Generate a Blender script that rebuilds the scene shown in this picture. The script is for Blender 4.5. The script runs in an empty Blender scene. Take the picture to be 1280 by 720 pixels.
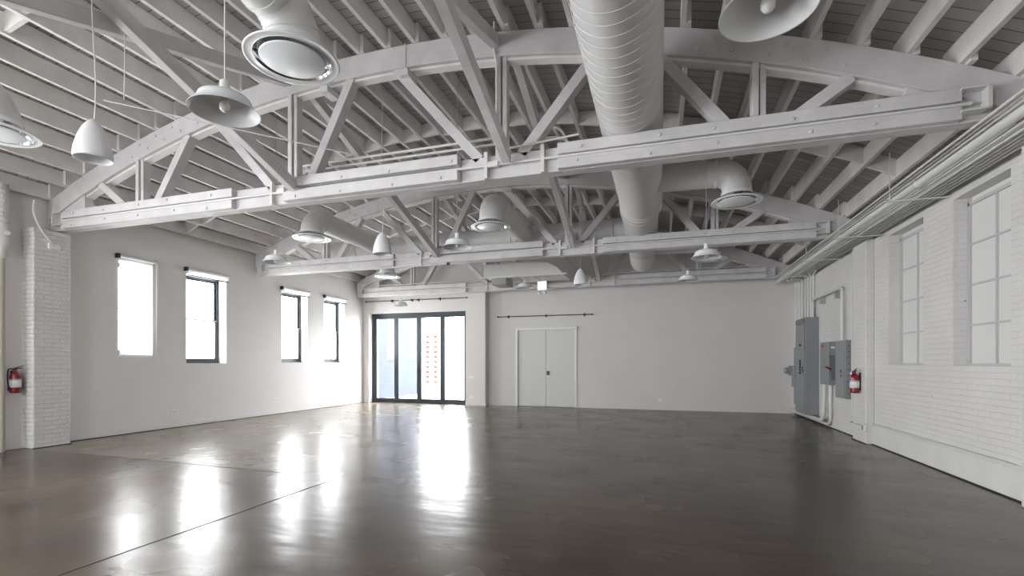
import bpy, math, random
from mathutils import Vector, Matrix
random.seed(7)
C = bpy.context.scene.collection
PI = math.pi

# ------------------------------------------------------------------ materials
def mat(name, col, rough=.6, metal=0.0, emis=None, estr=0.0, bump=None, var=0.0, vscale=3.0, spec=.5, coat=0.0):
    m = bpy.data.materials.new(name); m.use_nodes = True
    nt = m.node_tree; b = nt.nodes['Principled BSDF']
    b.inputs['Base Color'].default_value = (*col, 1); b.inputs['Roughness'].default_value = rough
    b.inputs['Metallic'].default_value = metal
    b.inputs['Specular IOR Level'].default_value = spec
    b.inputs['Coat Weight'].default_value = coat
    if emis:
        b.inputs['Emission Color'].default_value = (*emis, 1); b.inputs['Emission Strength'].default_value = estr
    geo = nt.nodes.new('ShaderNodeNewGeometry')
    if var:
        n = nt.nodes.new('ShaderNodeTexNoise'); n.inputs['Scale'].default_value = vscale; n.inputs['Detail'].default_value = 5
        nt.links.new(geo.outputs['Position'], n.inputs['Vector'])
        r = nt.nodes.new('ShaderNodeMapRange'); r.inputs['From Min'].default_value = .3; r.inputs['From Max'].default_value = .7
        r.inputs['To Min'].default_value = 1-var; r.inputs['To Max'].default_value = 1+var*.5
        nt.links.new(n.outputs['Fac'], r.inputs['Value'])
        mx = nt.nodes.new('ShaderNodeVectorMath'); mx.operation = 'SCALE'; mx.inputs[0].default_value = col
        nt.links.new(r.outputs['Result'], mx.inputs['Scale']); nt.links.new(mx.outputs['Vector'], b.inputs['Base Color'])
    if bump:
        n = nt.nodes.new('ShaderNodeTexNoise'); n.inputs['Scale'].default_value = bump[0]; n.inputs['Detail'].default_value = 4
        nt.links.new(geo.outputs['Position'], n.inputs['Vector'])
        bp = nt.nodes.new('ShaderNodeBump'); bp.inputs['Strength'].default_value = bump[1]; bp.inputs['Distance'].default_value = bump[2]
        nt.links.new(n.outputs['Fac'], bp.inputs['Height']); nt.links.new(bp.outputs['Normal'], b.inputs['Normal'])
    return m

def brick_mat(name, col, bs=.8, dist=.012, stain=.12, mortar=None):
    """painted brick: flat paint colour, relief of the courses"""
    m = bpy.data.materials.new(name); m.use_nodes = True
    nt = m.node_tree; N = nt.nodes; L = nt.links; b = N['Principled BSDF']; b.inputs['Roughness'].default_value = .55
    geo = N.new('ShaderNodeNewGeometry'); sp = N.new('ShaderNodeSeparateXYZ'); L.new(geo.outputs['Position'], sp.inputs[0])
    ad = N.new('ShaderNodeMath'); L.new(sp.outputs['X'], ad.inputs[0]); L.new(sp.outputs['Y'], ad.inputs[1])
    cb = N.new('ShaderNodeCombineXYZ'); L.new(ad.outputs[0], cb.inputs['X']); L.new(sp.outputs['Z'], cb.inputs['Y'])
    nw = N.new('ShaderNodeTexNoise'); nw.inputs['Scale'].default_value = 5; L.new(geo.outputs['Position'], nw.inputs['Vector'])
    sc = N.new('ShaderNodeVectorMath'); sc.operation = 'SCALE'; sc.inputs['Scale'].default_value = .012; L.new(nw.outputs['Color'], sc.inputs[0])
    av = N.new('ShaderNodeVectorMath'); L.new(cb.outputs[0], av.inputs[0]); L.new(sc.outputs[0], av.inputs[1])
    br = N.new('ShaderNodeTexBrick'); L.new(av.outputs[0], br.inputs['Vector'])
    br.inputs['Scale'].default_value = 1; br.inputs['Brick Width'].default_value = .215; br.inputs['Row Height'].default_value = .072
    br.inputs['Mortar Size'].default_value = .006; br.inputs['Mortar Smooth'].default_value = .6
    br.inputs['Color1'].default_value = (1, 1, 1, 1); br.inputs['Color2'].default_value = (.75, .75, .75, 1); br.inputs['Mortar'].default_value = (0, 0, 0, 1)
    n2 = N.new('ShaderNodeTexNoise'); n2.inputs['Scale'].default_value = 28; n2.inputs['Detail'].default_value = 6; L.new(geo.outputs['Position'], n2.inputs['Vector'])
    mx = N.new('ShaderNodeMath'); mx.operation = 'MULTIPLY_ADD'; mx.inputs[1].default_value = .7; L.new(n2.outputs['Fac'], mx.inputs[0]); L.new(br.outputs['Color'], mx.inputs[2])
    bp = N.new('ShaderNodeBump'); bp.inputs['Strength'].default_value = bs; bp.inputs['Distance'].default_value = dist
    L.new(mx.outputs[0], bp.inputs['Height']); L.new(bp.outputs['Normal'], b.inputs['Normal'])
    n3 = N.new('ShaderNodeTexNoise'); n3.inputs['Scale'].default_value = 1.3; n3.inputs['Detail'].default_value = 7; L.new(geo.outputs['Position'], n3.inputs['Vector'])
    mr = N.new('ShaderNodeMapRange'); mr.inputs['From Min'].default_value = .3; mr.inputs['From Max'].default_value = .7
    mr.inputs['To Min'].default_value = 1-stain; mr.inputs['To Max'].default_value = 1.02; L.new(n3.outputs['Fac'], mr.inputs['Value'])
    # chips in the paint
    n4 = N.new('ShaderNodeTexVoronoi'); n4.inputs['Scale'].default_value = 2.6; L.new(geo.outputs['Position'], n4.inputs['Vector'])
    ch = N.new('ShaderNodeMapRange'); ch.inputs['From Min'].default_value = .025; ch.inputs['From Max'].default_value = .04; ch.inputs['To Min'].default_value = .45; ch.inputs['To Max'].default_value = 1
    L.new(n4.outputs['Distance'], ch.inputs['Value'])
    mm = N.new('ShaderNodeMath'); mm.operation = 'MULTIPLY'; L.new(mr.outputs[0], mm.inputs[0]); L.new(ch.outputs[0], mm.inputs[1])
    vs = N.new('ShaderNodeVectorMath'); vs.operation = 'SCALE'; vs.inputs[0].default_value = col; L.new(mm.outputs[0], vs.inputs['Scale'])
    if mortar:
        mc = N.new('ShaderNodeMix'); mc.data_type = 'RGBA'; L.new(br.outputs['Fac'], mc.inputs[0]); L.new(vs.outputs[0], mc.inputs[6]); mc.inputs[7].default_value = (*mortar, 1)
        L.new(mc.outputs[2], b.inputs['Base Color'])
    else: L.new(vs.outputs[0], b.inputs['Base Color'])
    return m

def deck_mat():
    """roof boards running across the room, arched with the trusses"""
    m = bpy.data.materials.new('painted_boards'); m.use_nodes = True
    nt = m.node_tree; N = nt.nodes; L = nt.links; b = N['Principled BSDF']; b.inputs['Roughness'].default_value = .7
    geo = N.new('ShaderNodeNewGeometry'); sp = N.new('ShaderNodeSeparateXYZ'); L.new(geo.outputs['Position'], sp.inputs[0])
    dv = N.new('ShaderNodeMath'); dv.operation = 'DIVIDE'; dv.inputs[1].default_value = .14; L.new(sp.outputs['Y'], dv.inputs[0])
    fr = N.new('ShaderNodeMath'); fr.operation = 'FRACT'; L.new(dv.outputs[0], fr.inputs[0])
    fl = N.new('ShaderNodeMath'); fl.operation = 'FLOOR'; L.new(dv.outputs[0], fl.inputs[0])
    pp = N.new('ShaderNodeMath'); pp.operation = 'PINGPONG'; pp.inputs[1].default_value = .5; L.new(fr.outputs[0], pp.inputs[0])
    st = N.new('ShaderNodeMapRange'); st.inputs['From Min'].default_value = .02; st.inputs['From Max'].default_value = .05; L.new(pp.outputs[0], st.inputs['Value'])
    wn = N.new('ShaderNodeTexWhiteNoise'); wn.noise_dimensions = '1D'; L.new(fl.outputs[0], wn.inputs['W'])
    mr = N.new('ShaderNodeMapRange'); mr.inputs['To Min'].default_value = .85; mr.inputs['To Max'].default_value = 1.0; L.new(wn.outputs['Value'], mr.inputs['Value'])
    gp = N.new('ShaderNodeMapRange'); gp.inputs['To Min'].default_value = .3; gp.inputs['To Max'].default_value = 1.0; L.new(st.outputs[0], gp.inputs['Value'])
    mu = N.new('ShaderNodeMath'); mu.operation = 'MULTIPLY'; L.new(mr.outputs[0], mu.inputs[0]); L.new(gp.outputs[0], mu.inputs[1])
    vs = N.new('ShaderNodeVectorMath'); vs.operation = 'SCALE'; vs.inputs[0].default_value = (.60, .58, .56); L.new(mu.outputs[0], vs.inputs['Scale'])
    L.new(vs.outputs[0], b.inputs['Base Color'])
    bp = N.new('ShaderNodeBump'); bp.inputs['Strength'].default_value = .6; bp.inputs['Distance'].default_value = .01
    L.new(st.outputs[0], bp.inputs['Height']); L.new(bp.outputs['Normal'], b.inputs['Normal'])
    return m

def wood_mat(name, col):
    """painted timber with a little grain along whichever way it runs"""
    m = mat(name, col, .6, var=.10, vscale=4)
    nt = m.node_tree; N = nt.nodes; L = nt.links; b = N['Principled BSDF']
    geo = N.new('ShaderNodeNewGeometry'); mp = N.new('ShaderNodeMapping'); mp.inputs['Scale'].default_value = (3, 3, 45)
    L.new(geo.outputs['Position'], mp.inputs['Vector'])
    n = N.new('ShaderNodeTexNoise'); n.inputs['Scale'].default_value = 1; n.inputs['Detail'].default_value = 4; L.new(mp.outputs[0], n.inputs['Vector'])
    bp = N.new('ShaderNodeBump'); bp.inputs['Strength'].default_value = .5; bp.inputs['Distance'].default_value = .006
    L.new(n.outputs['Fac'], bp.inputs['Height']); L.new(bp.outputs['Normal'], b.inputs['Normal'])
    return m

def floor_mat():
    m = bpy.data.materials.new('polished_concrete'); m.use_nodes = True
    nt = m.node_tree; N = nt.nodes; L = nt.links; b = N['Principled BSDF']
    geo = N.new('ShaderNodeNewGeometry'); sp = N.new('ShaderNodeSeparateXYZ'); L.new(geo.outputs['Position'], sp.inputs[0])
    def noise(s, d, dist=0, rough=.55):
        n = N.new('ShaderNodeTexNoise'); n.inputs['Scale'].default_value = s; n.inputs['Detail'].default_value = d
        n.inputs['Distortion'].default_value = dist; n.inputs['Roughness'].default_value = rough; L.new(geo.outputs['Position'], n.inputs['Vector']); return n
    n1 = noise(.42, 2, .3, .4); n2 = noise(1.3, 1.5, 0, .4); n3 = noise(9, 2)
    r1 = N.new('ShaderNodeValToRGB'); L.new(n1.outputs['Fac'], r1.inputs[0])
    e = r1.color_ramp.elements
    e[0].position = .30; e[0].color = (.040, .027, .018, 1); e[1].position = .72; e[1].color = (.105, .075, .052, 1)
    x = e.new(.5); x.color = (.062, .043, .030, 1)
    # the slab along the left and far side is a paler, tan pour
    tx0 = N.new('ShaderNodeMapRange'); tx0.inputs['From Min'].default_value = -3.0; tx0.inputs['From Max'].default_value = -6.0; tx0.interpolation_type = 'SMOOTHSTEP'
    L.new(sp.outputs['X'], tx0.inputs['Value'])
    ty0 = N.new('ShaderNodeMapRange'); ty0.inputs['From Min'].default_value = 5.07; ty0.inputs['From Max'].default_value = 5.16; L.new(sp.outputs['Y'], ty0.inputs['Value'])
    tx = N.new('ShaderNodeMath'); tx.operation = 'MULTIPLY'; L.new(tx0.outputs[0], tx.inputs[0]); L.new(ty0.outputs[0], tx.inputs[1])
    tn = N.new('ShaderNodeMath'); tn.operation = 'MULTIPLY_ADD'; tn.inputs[1].default_value = .5; tn.inputs[2].default_value = -.25; L.new(n1.outputs['Fac'], tn.inputs[0])
    ta = N.new('ShaderNodeMath'); ta.operation = 'MULTIPLY_ADD'; ta.use_clamp = True; L.new(tx.outputs[0], ta.inputs[0]); L.new(tx.outputs[0], ta.inputs[2]); L.new(tn.outputs[0], ta.inputs[1])
    mxa = N.new('ShaderNodeMix'); mxa.data_type = 'RGBA'; L.new(ta.outputs[0], mxa.inputs[0]); L.new(r1.outputs[0], mxa.inputs[6]); mxa.inputs[7].default_value = (.19, .16, .125, 1)
    r2 = N.new('ShaderNodeMapRange'); r2.inputs['From Min'].default_value = .28; r2.inputs['From Max'].default_value = .72; r2.inputs['To Min'].default_value = .88; r2.inputs['To Max'].default_value = 1.12
    L.new(n2.outputs['Fac'], r2.inputs['Value'])
    r3 = N.new('ShaderNodeMapRange'); r3.inputs['From Min'].default_value = .3; r3.inputs['From Max'].default_value = .7; r3.inputs['To Min'].default_value = 1.0; r3.inputs['To Max'].default_value = 1.0
    L.new(n3.outputs['Fac'], r3.inputs['Value'])
    mm = N.new('ShaderNodeMath'); mm.operation = 'MULTIPLY'; L.new(r2.outputs[0], mm.inputs[0]); L.new(r3.outputs[0], mm.inputs[1])
    vs = N.new('ShaderNodeVectorMath'); vs.operation = 'SCALE'; L.new(mxa.outputs[2], vs.inputs[0]); L.new(mm.outputs[0], vs.inputs['Scale'])
    # worn warm patches showing aggregate
    n5 = noise(.75, 2, .2, .4); n6 = noise(7, 4)
    p1 = N.new('ShaderNodeMapRange'); p1.inputs['From Min'].default_value = .48; p1.inputs['From Max'].default_value = .8; L.new(n5.outputs['Fac'], p1.inputs['Value'])
    p2 = N.new('ShaderNodeMapRange'); p2.inputs['To Min'].default_value = .6; p2.inputs['To Max'].default_value = .7; L.new(n6.outputs['Fac'], p2.inputs['Value'])
    p3 = N.new('ShaderNodeMath'); p3.operation = 'MULTIPLY'; L.new(p1.outputs[0], p3.inputs[0]); L.new(p2.outputs[0], p3.inputs[1])
    mxb = N.new('ShaderNodeMix'); mxb.data_type = 'RGBA'; L.new(p3.outputs[0], mxb.inputs[0]); L.new(vs.outputs[0], mxb.inputs[6]); mxb.inputs[7].default_value = (.13, .092, .06, 1)
    L.new(mxb.outputs[2], b.inputs['Base Color'])
    rr = N.new('ShaderNodeMapRange'); rr.inputs['From Min'].default_value = .3; rr.inputs['From Max'].default_value = .7; rr.inputs['To Min'].default_value = .22; rr.inputs['To Max'].default_value = .29
    L.new(n2.outputs['Fac'], rr.inputs['Value']); L.new(rr.outputs[0], b.inputs['Roughness'])
    b.inputs['Specular IOR Level'].default_value = .48
    # gentle trowel waves, longer across the room than along it
    mp = N.new('ShaderNodeMapping'); mp.inputs['Scale'].default_value = (.9, 2.4, 1); mp.inputs['Rotation'].default_value = (0, 0, .25); L.new(geo.outputs['Position'], mp.inputs['Vector'])
    nb = N.new('ShaderNodeTexNoise'); nb.inputs['Scale'].default_value = 1.6; nb.inputs['Detail'].default_value = 2.0; L.new(mp.outputs[0], nb.inputs['Vector'])
    bp = N.new('ShaderNodeBump'); bp.inputs['Strength'].default_value = .25; bp.inputs['Distance'].default_value = .02
    L.new(nb.outputs['Fac'], bp.inputs['Height']); L.new(bp.outputs['Normal'], b.inputs['Normal'])
    return m

def glass_mat():
    m = bpy.data.materials.new('window_glass'); m.use_nodes = True
    nt = m.node_tree; N = nt.nodes; L = nt.links
    N.remove(N['Principled BSDF']); o = N['Material Output']
    t = N.new('ShaderNodeBsdfTransparent'); t.inputs['Color'].default_value = (.95, .98, 1, 1)
    g = N.new('ShaderNodeBsdfGlossy'); g.inputs['Roughness'].default_value = .02
    lw_ = N.new('ShaderNodeLayerWeight'); lw_.inputs['Blend'].default_value = .5
    pw = N.new('ShaderNodeMath'); pw.operation = 'POWER'; pw.inputs[1].default_value = 4; L.new(lw_.outputs['Facing'], pw.inputs[0])
    f = N.new('ShaderNodeMapRange'); f.inputs['To Min'].default_value = .04; f.inputs['To Max'].default_value = .7; L.new(pw.outputs[0], f.inputs['Value'])
    x = N.new('ShaderNodeMixShader'); L.new(f.outputs[0], x.inputs[0]); L.new(t.outputs[0], x.inputs[1]); L.new(g.outputs[0], x.inputs[2]); L.new(x.outputs[0], o.inputs[0])
    return m

def shade_mat():
    m = bpy.data.materials.new('shade_cloth'); m.use_nodes = True
    nt = m.node_tree; N = nt.nodes; L = nt.links
    N.remove(N['Principled BSDF']); o = N['Material Output']
    t = N.new('ShaderNodeBsdfTranslucent'); t.inputs['Color'].default_value = (.9, .9, .9, 1)
    d = N.new('ShaderNodeBsdfDiffuse'); d.inputs['Color'].default_value = (.85, .85, .84, 1)
    x = N.new('ShaderNodeMixShader'); x.inputs[0].default_value = .35; L.new(t.outputs[0], x.inputs[1]); L.new(d.outputs[0], x.inputs[2])
    # open weave: part of the light passes straight between the threads
    tr = N.new('ShaderNodeBsdfTransparent'); y = N.new('ShaderNodeMixShader'); y.inputs[0].default_value = .75
    L.new(x.outputs[0], y.inputs[1]); L.new(tr.outputs[0], y.inputs[2]); L.new(y.outputs[0], o.inputs[0])
    return m

WHITE = (.66, .645, .62)
M = dict(
    plaster=mat('painted_plaster', (.70, .68, .665), .6, bump=(60, .15, .003), var=.03, vscale=1.2),
    brick=brick_mat('painted_brick', (.71, .695, .675), .65, .010, .08),
    rough_brick=brick_mat('rough_painted_brick', (.72, .71, .69), 1.0, .022),
    timber=wood_mat('painted_timber', (.61, .592, .598)),
    joist=wood_mat('painted_joist', (.76, .735, .715)),
    deck=deck_mat(), floor=floor_mat(),
    duct=mat('painted_duct', (.67, .66, .655), .38, spec=.5, var=.03, vscale=2),
    duct_dark=mat('duct_seal', (.33, .33, .33), .6),
    enamel=mat('white_enamel', (.78, .80, .81), .22, spec=.6),
    enamel_in=mat('white_enamel_inside', (.74, .75, .76), .3),
    matte_white=mat('matte_white_shade', (.78, .78, .80), .5),
    chrome=mat('chrome', (.75, .76, .77), .12, metal=1),
    opal=mat('opal_plate', (.80, .83, .85), .3),
    bulb=mat('bulb_glass', (.70, .70, .70), .1),
    cord=mat('white_cord', (.7, .7, .7), .5),
    pipe=mat('painted_pipe', (.66, .65, .63), .4),
    black=mat('black_metal', (.012, .012, .014), .35),
    frame=mat('dark_window_frame', (.035, .045, .055), .35),
    rail=mat('sash_rail', (.35, .38, .40), .4),
    grey=mat('grey_enamel_cabinet', (.25, .262, .27), .4, spec=.5),
    greyd=mat('dark_grey_enamel', (.16, .175, .185), .4),
    galv=mat('galvanised_steel', (.45, .46, .46), .35, metal=.7),
    red=mat('red_enamel', (.22, .006, .010), .25, coat=.5),
    paper=mat('label_paper', (.8, .8, .78), .6),
    redink=mat('red_lettering', (.9, .12, .08), .5, emis=(1, .2, .15), estr=.5),
    redmark=mat('red_marking', (.65, .07, .03), .5),
    sign=mat('lit_sign_face', (.9, .9, .9), .4, emis=(1, 1, 1), estr=.8),
    door=mat('painted_door', (.64, .635, .62), .45),
    plastic=mat('white_plastic', (.80, .80, .79), .4),
    glass=glass_mat(), shade=shade_mat(),
    joint=mat('joint_filler', (.02, .018, .016), .8),
    green=mat('green_tag', (.25, .55, .05), .5),
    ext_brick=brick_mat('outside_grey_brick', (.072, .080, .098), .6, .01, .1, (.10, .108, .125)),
    ext_wall=mat('outside_render', (.75, .77, .8), .8),
    ext_ground=mat('outside_paving', (.55, .55, .54), .8, var=.1),
    redbrick=mat('outside_red_brick', (.12, .03, .025), .8),
    leaf=mat('outside_leaf', (.10, .16, .14), .6), pot=mat('outside_planter', (.3, .33, .36), .6),
    kraft=mat('outside_window', (.25, .30, .36), .3),
)

for k in ('ext_brick', 'ext_wall', 'ext_ground', 'redbrick'): M[k].node_tree.nodes['Principled BSDF'].inputs['Specular IOR Level'].default_value = 0.0
# ------------------------------------------------------------------ mesh builder
class MB:
    def __init__(s): s.v = []; s.f = []; s.sm = []
    def add(s, vs, fs, smooth=False):
        o = len(s.v); s.v += [tuple(v) for v in vs]
        for f in fs: s.f.append(tuple(i+o for i in f)); s.sm.append(smooth)
        return s
    def box(s, a, b):
        x0, x1 = sorted((a[0], b[0])); y0, y1 = sorted((a[1], b[1])); z0, z1 = sorted((a[2], b[2]))
        return s.add([(x0,y0,z0),(x1,y0,z0),(x1,y1,z0),(x0,y1,z0),(x0,y0,z1),(x1,y0,z1),(x1,y1,z1),(x0,y1,z1)],
                     [(0,3,2,1),(4,5,6,7),(0,1,5,4),(1,2,6,5),(2,3,7,6),(3,0,4,7)])
    def beam(s, p, q, w, h, up=(0, 0, 1)):
        """rectangular bar p->q; w across, h along 'up'"""
        p = Vector(p); q = Vector(q); d = (q-p).normalized(); u = Vector(up)
        a = d.cross(u).normalized(); u = a.cross(d).normalized()
        vs = [e + a*sx*w/2 + u*sz*h/2 for e in (p, q) for sx, sz in ((-1,-1),(1,-1),(1,1),(-1,1))]
        return s.add(vs, [(0,1,2,3),(7,6,5,4),(0,4,5,1),(1,5,6,2),(2,6,7,3),(3,7,4,0)])
    def tube(s, pts, r, n=12, caps=True):
        pts = [Vector(p) for p in pts]; rs = r if isinstance(r, (list, tuple)) else [r]*len(pts)
        m = len(pts); ref = None; vs = []
        for i, p in enumerate(pts):
            t = (pts[min(i+1, m-1)] - pts[max(i-1, 0)]).normalized()
            if ref is None:
                ref = Vector((0, 0, 1)) if abs(t.z) < .9 else Vector((1, 0, 0))
            a = (ref - t*ref.dot(t)).normalized(); ref = a; b = t.cross(a)
            for k in range(n):
                th = 2*PI*k/n; vs.append(p + (a*math.cos(th) + b*math.sin(th))*rs[i])
        fs = [(i*n+k, i*n+(k+1) % n, (i+1)*n+(k+1) % n, (i+1)*n+k) for i in range(m-1) for k in range(n)]
        s.add(vs, fs, True)
        if caps:
            s.add(vs[:n], [tuple(reversed(range(n)))]); s.add(vs[-n:], [tuple(range(n))])
        return s
    def lathe(s, prof, c=(0, 0, 0), n=32, axis='z', smooth=True):
        vs = []
        for r, z in prof:
            for k in range(n):
                th = 2*PI*k/n; x, y = r*math.cos(th), r*math.sin(th)
                v = (x, y, z) if axis == 'z' else ((x, z, y) if axis == 'y' else (z, x, y))
                vs.append((v[0]+c[0], v[1]+c[1], v[2]+c[2]))
        fs = [(i*n+k, i*n+(k+1) % n, (i+1)*n+(k+1) % n, (i+1)*n+k) for i in range(len(prof)-1) for k in range(n)]
        return s.add(vs, fs, smooth)
    def prism(s, poly, ax, a, b):
        """polygon in the plane normal to ax ('x': (y,z), 'y': (x,z), 'z': (x,y)) extruded a->b"""
        def pt(p, t): return {'x': (t, p[0], p[1]), 'y': (p[0], t, p[1]), 'z': (p[0], p[1], t)}[ax]
        n = len(poly); vs = [pt(p, a) for p in poly] + [pt(p, b) for p in poly]
        return s.add(vs, [tuple(range(n)), tuple(reversed(range(n, 2*n)))] + [(i, i+n, (i+1) % n + n, (i+1) % n) for i in range(n)])
    def helix(s, p, q, r, pitch, w=.006, h=.004, n=28):
        """raised spiral seam round a straight duct p->q"""
        p = Vector(p); q = Vector(q); L = (q-p).length; d = (q-p)/L
        ref = Vector((0, 0, 1)) if abs(d.z) < .9 else Vector((1, 0, 0)); a = (ref - d*ref.dot(d)).normalized(); b = d.cross(a)
        T = int(L/pitch*n); vs = []
        for i in range(T+1):
            th = 2*PI*i/n; c = p + d*(pitch*i/n); o = a*math.cos(th) + b*math.sin(th)
            vs += [c - d*w + o*(r-.002), c + o*(r+h), c + d*w + o*(r-.002)]
        fs = []
        for i in range(T):
            j = 3*i; fs += [(j, j+3, j+4, j+1), (j+1, j+4, j+5, j+2)]
        return s.add(vs, fs, True)
    def build(s, name, m, parent=None, bevel=0):
        me = bpy.data.meshes.new(name); me.from_pydata(s.v, [], s.f); me.update()
        for p, sm in zip(me.polygons, s.sm): p.use_smooth = sm
        me.materials.append(M[m] if isinstance(m, str) else m)
        import bmesh
        b = bmesh.new(); b.from_mesh(me); bmesh.ops.recalc_face_normals(b, faces=b.faces); b.to_mesh(me); b.free()
        o = bpy.data.objects.new(name, me); C.objects.link(o)
        if parent: o.parent = parent
        if bevel:
            bv = o.modifiers.new('bevel', 'BEVEL'); bv.width = bevel; bv.segments = 1; bv.limit_method = 'ANGLE'
        return o

def tag(o, label=None, cat=None, group=None, kind=None):
    if label: o['label'] = label
    if cat: o['category'] = cat
    if group: o['group'] = group
    if kind: o['kind'] = kind
    return o
def thing(name, loc, label, cat, group=None, rz=0):
    o = bpy.data.objects.new(name, None); C.objects.link(o); o.location = loc; o.rotation_euler = (0, 0, rz)
    o.empty_display_size = .1
    return tag(o, label, cat, group)
def struct_root(name, loc=(0, 0, 0)):
    o = bpy.data.objects.new(name, None); C.objects.link(o); o.location = loc; return tag(o, kind='structure')
def copy_tree(o, parent=None):
    c = o.copy(); C.objects.link(c)
    if parent: c.parent = parent
    for ch in list(o.children): copy_tree(ch, c)
    return c
def lettering(text, size, m_, parent, loc, rot, scale=(1, 1, 1), center=False):
    cu = bpy.data.curves.new('lettering', 'FONT'); cu.body = text; cu.size = size; cu.extrude = .002
    if center: cu.align_x = 'CENTER'; cu.align_y = 'CENTER'
    tmp = bpy.data.objects.new('tmp', cu); C.objects.link(tmp); bpy.context.view_layer.update()
    me = bpy.data.meshes.new_from_object(tmp.evaluated_get(bpy.context.evaluated_depsgraph_get())); bpy.data.objects.remove(tmp); bpy.data.curves.remove(cu)
    me.materials.clear(); me.materials.append(M[m_])
    o = bpy.data.objects.new('lettering', me); C.objects.link(o); o.parent = parent; o.location = loc; o.rotation_euler = rot; o.scale = scale
    return o
def bend(a, b, c, r=.12, n=6):
    """points rounding the corner at b on the way a->b->c"""
    a, b, c = Vector(a), Vector(b), Vector(c); u = (a-b).normalized(); v = (c-b).normalized()
    p, q = b+u*r, b+v*r
    return [p*(1-t)**2 + b*2*t*(1-t) + q*t*t for t in [i/n for i in range(n+1)]]
def route(pts, r=.12, n=6):
    out = [Vector(pts[0])]
    for i in range(1, len(pts)-1): out += bend(pts[i-1], pts[i], pts[i+1], r, n)
    return out + [Vector(pts[-1])]
ORD = ['zeroth','first','second','third','fourth','fifth','sixth','seventh','eighth','ninth','tenth','eleventh','twelfth','thirteenth','fourteenth','fifteenth','sixteenth','seventeenth','eighteenth','nineteenth','twentieth','twenty-first','twenty-second','twenty-third','twenty-fourth','twenty-fifth','twenty-sixth','twenty-seventh','twenty-eighth','twenty-ninth','thirtieth','thirty-first','thirty-second','thirty-third','thirty-fourth']

# ------------------------------------------------------------------ dimensions
LX, RX = -10.0, 3.45            # side walls
FY, BY, BYL = -4.0, 14.9, 14.6  # wall behind the camera, far wall, far wall around the glass doors
AC, AR, AP = -3.62, 15.6, 5.48  # arch of the trusses
def zo(x): return AP - AR + math.sqrt(AR*AR - (x-AC)**2)
def zi(x): return AP - AR + math.sqrt((AR-.29)**2 - (x-AC)**2)
JH = .25                         # joist depth
TY = [1.20, 5.50, 9.88, 14.18]   # near face of each truss
TT = .20

def wall_holes(u0, u1, z0, z1, holes):
    """grid of rectangles covering [u0,u1]x[z0,z1] minus holes"""
    us = sorted({u0, u1, *[h[0] for h in holes], *[h[1] for h in holes]}); zs = sorted({z0, z1, *[h[2] for h in holes], *[h[3] for h in holes]})
    out = []
    for a, b in zip(us, us[1:]):
        run = None
        for c, d in zip(zs, zs[1:]):
            um, zm = (a+b)/2, (c+d)/2
            if any(h[0] < um < h[1] and h[2] < zm < h[3] for h in holes):
                if run: out.append((a, b, *run)); run = None
            else: run = (run[0], d) if run else (c, d)
        if run: out.append((a, b, *run))
    return out

# ------------------------------------------------------------------ shell
fl = MB().box((LX-.4, FY-.3, -.12), (RX+.4, BY+.3, 0)).build('floor', 'floor'); tag(fl, kind='structure')

# left wall
LWIN = [(6.63, 7.27, 1.54, 3.36), (8.02, 9.04, 1.38, 3.36), (10.81, 11.82, 1.40, 3.36), (12.56, 13.56, 1.40, 3.36)]
LOFF = [(3.1, 4.0, 1.4, 3.2), (.6, 2.0, .3, 3.4), (-1.9, 0, .3, 3.5), (-3.8, -2.2, .3, 3.5)]  # windows out of view, enlarged to bring in more light from the left
mb = MB()
for a, b, c, d in wall_holes(FY-.3, BY+.3, 0, 4.7, LWIN+LOFF): mb.box((LX-.34, a, c), (LX, b, d))
tag(mb.build('wall_left', 'plaster'), kind='structure')
# right wall
RWIN = [(6.32, 7.36, 1.36, 3.42), (8.08, 9.14, 1.36, 3.42)]
mb = MB()
for a, b, c, d in wall_holes(FY-.3, BY+.3, 0, 4.7, RWIN): mb.box((RX, a, c), (RX+.34, b, d))
tag(mb.build('wall_right', 'brick'), kind='structure')
mb = MB().box((RX-.03, FY, 0), (RX, 9.7, .31)); mb.prism([(RX-.03, .31), (RX, .31), (RX, .335)], 'y', FY, 9.7)
tag(mb.build('trim_1', mat('painted_plinth', (.68, .675, .655), .6, bump=(14, .5, .02), var=.05)), kind='structure')
# pilasters
tag(MB().box((RX-.125, 9.70, 0), (RX, 10.3, 3.86)).build('trim_2', 'brick', bevel=.01), kind='structure')
tag(MB().box((RX-.125, 5.35, 0), (RX, 5.95, 3.60)).build('trim_3', 'brick', bevel=.01), kind='structure')
tag(MB().box((LX, 5.16, 0), (LX+.28, 5.68, 3.60)).build('trim_4', 'rough_brick', bevel=.012), kind='structure')
# far wall with glass door opening and double door
GD = (-9.77, -6.13, 0.03, 3.10)
mb = MB()
for a, b, c, d in wall_holes(LX-.3, -5.45, 0, 5.9, [(GD[0], GD[1], 0, GD[3])]): mb.box((a, BYL, c), (b, BY+.3, d))
DD = (-4.44, -2.60, 0, 2.43)
for a, b, c, d in wall_holes(-5.45, RX+.3, 0, 5.9, [DD]): mb.box((a, BY, c), (b, BY+.3, d))
tag(mb.build('wall_back', 'plaster'), kind='structure')
# wall behind the camera, with unseen windows added to fill the room with light
FILL_WIN = [(-9.4, -7.4, .8, 3.4), (-5.0, -3.3, .8, 3.4)]
mb = MB()
for a, b, c, d in wall_holes(LX-.3, RX+.3, 0, 5.9, FILL_WIN): mb.box((a, FY-.3, c), (b, FY, d))
tag(mb.build('wall_front', 'plaster'), kind='structure')
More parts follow.
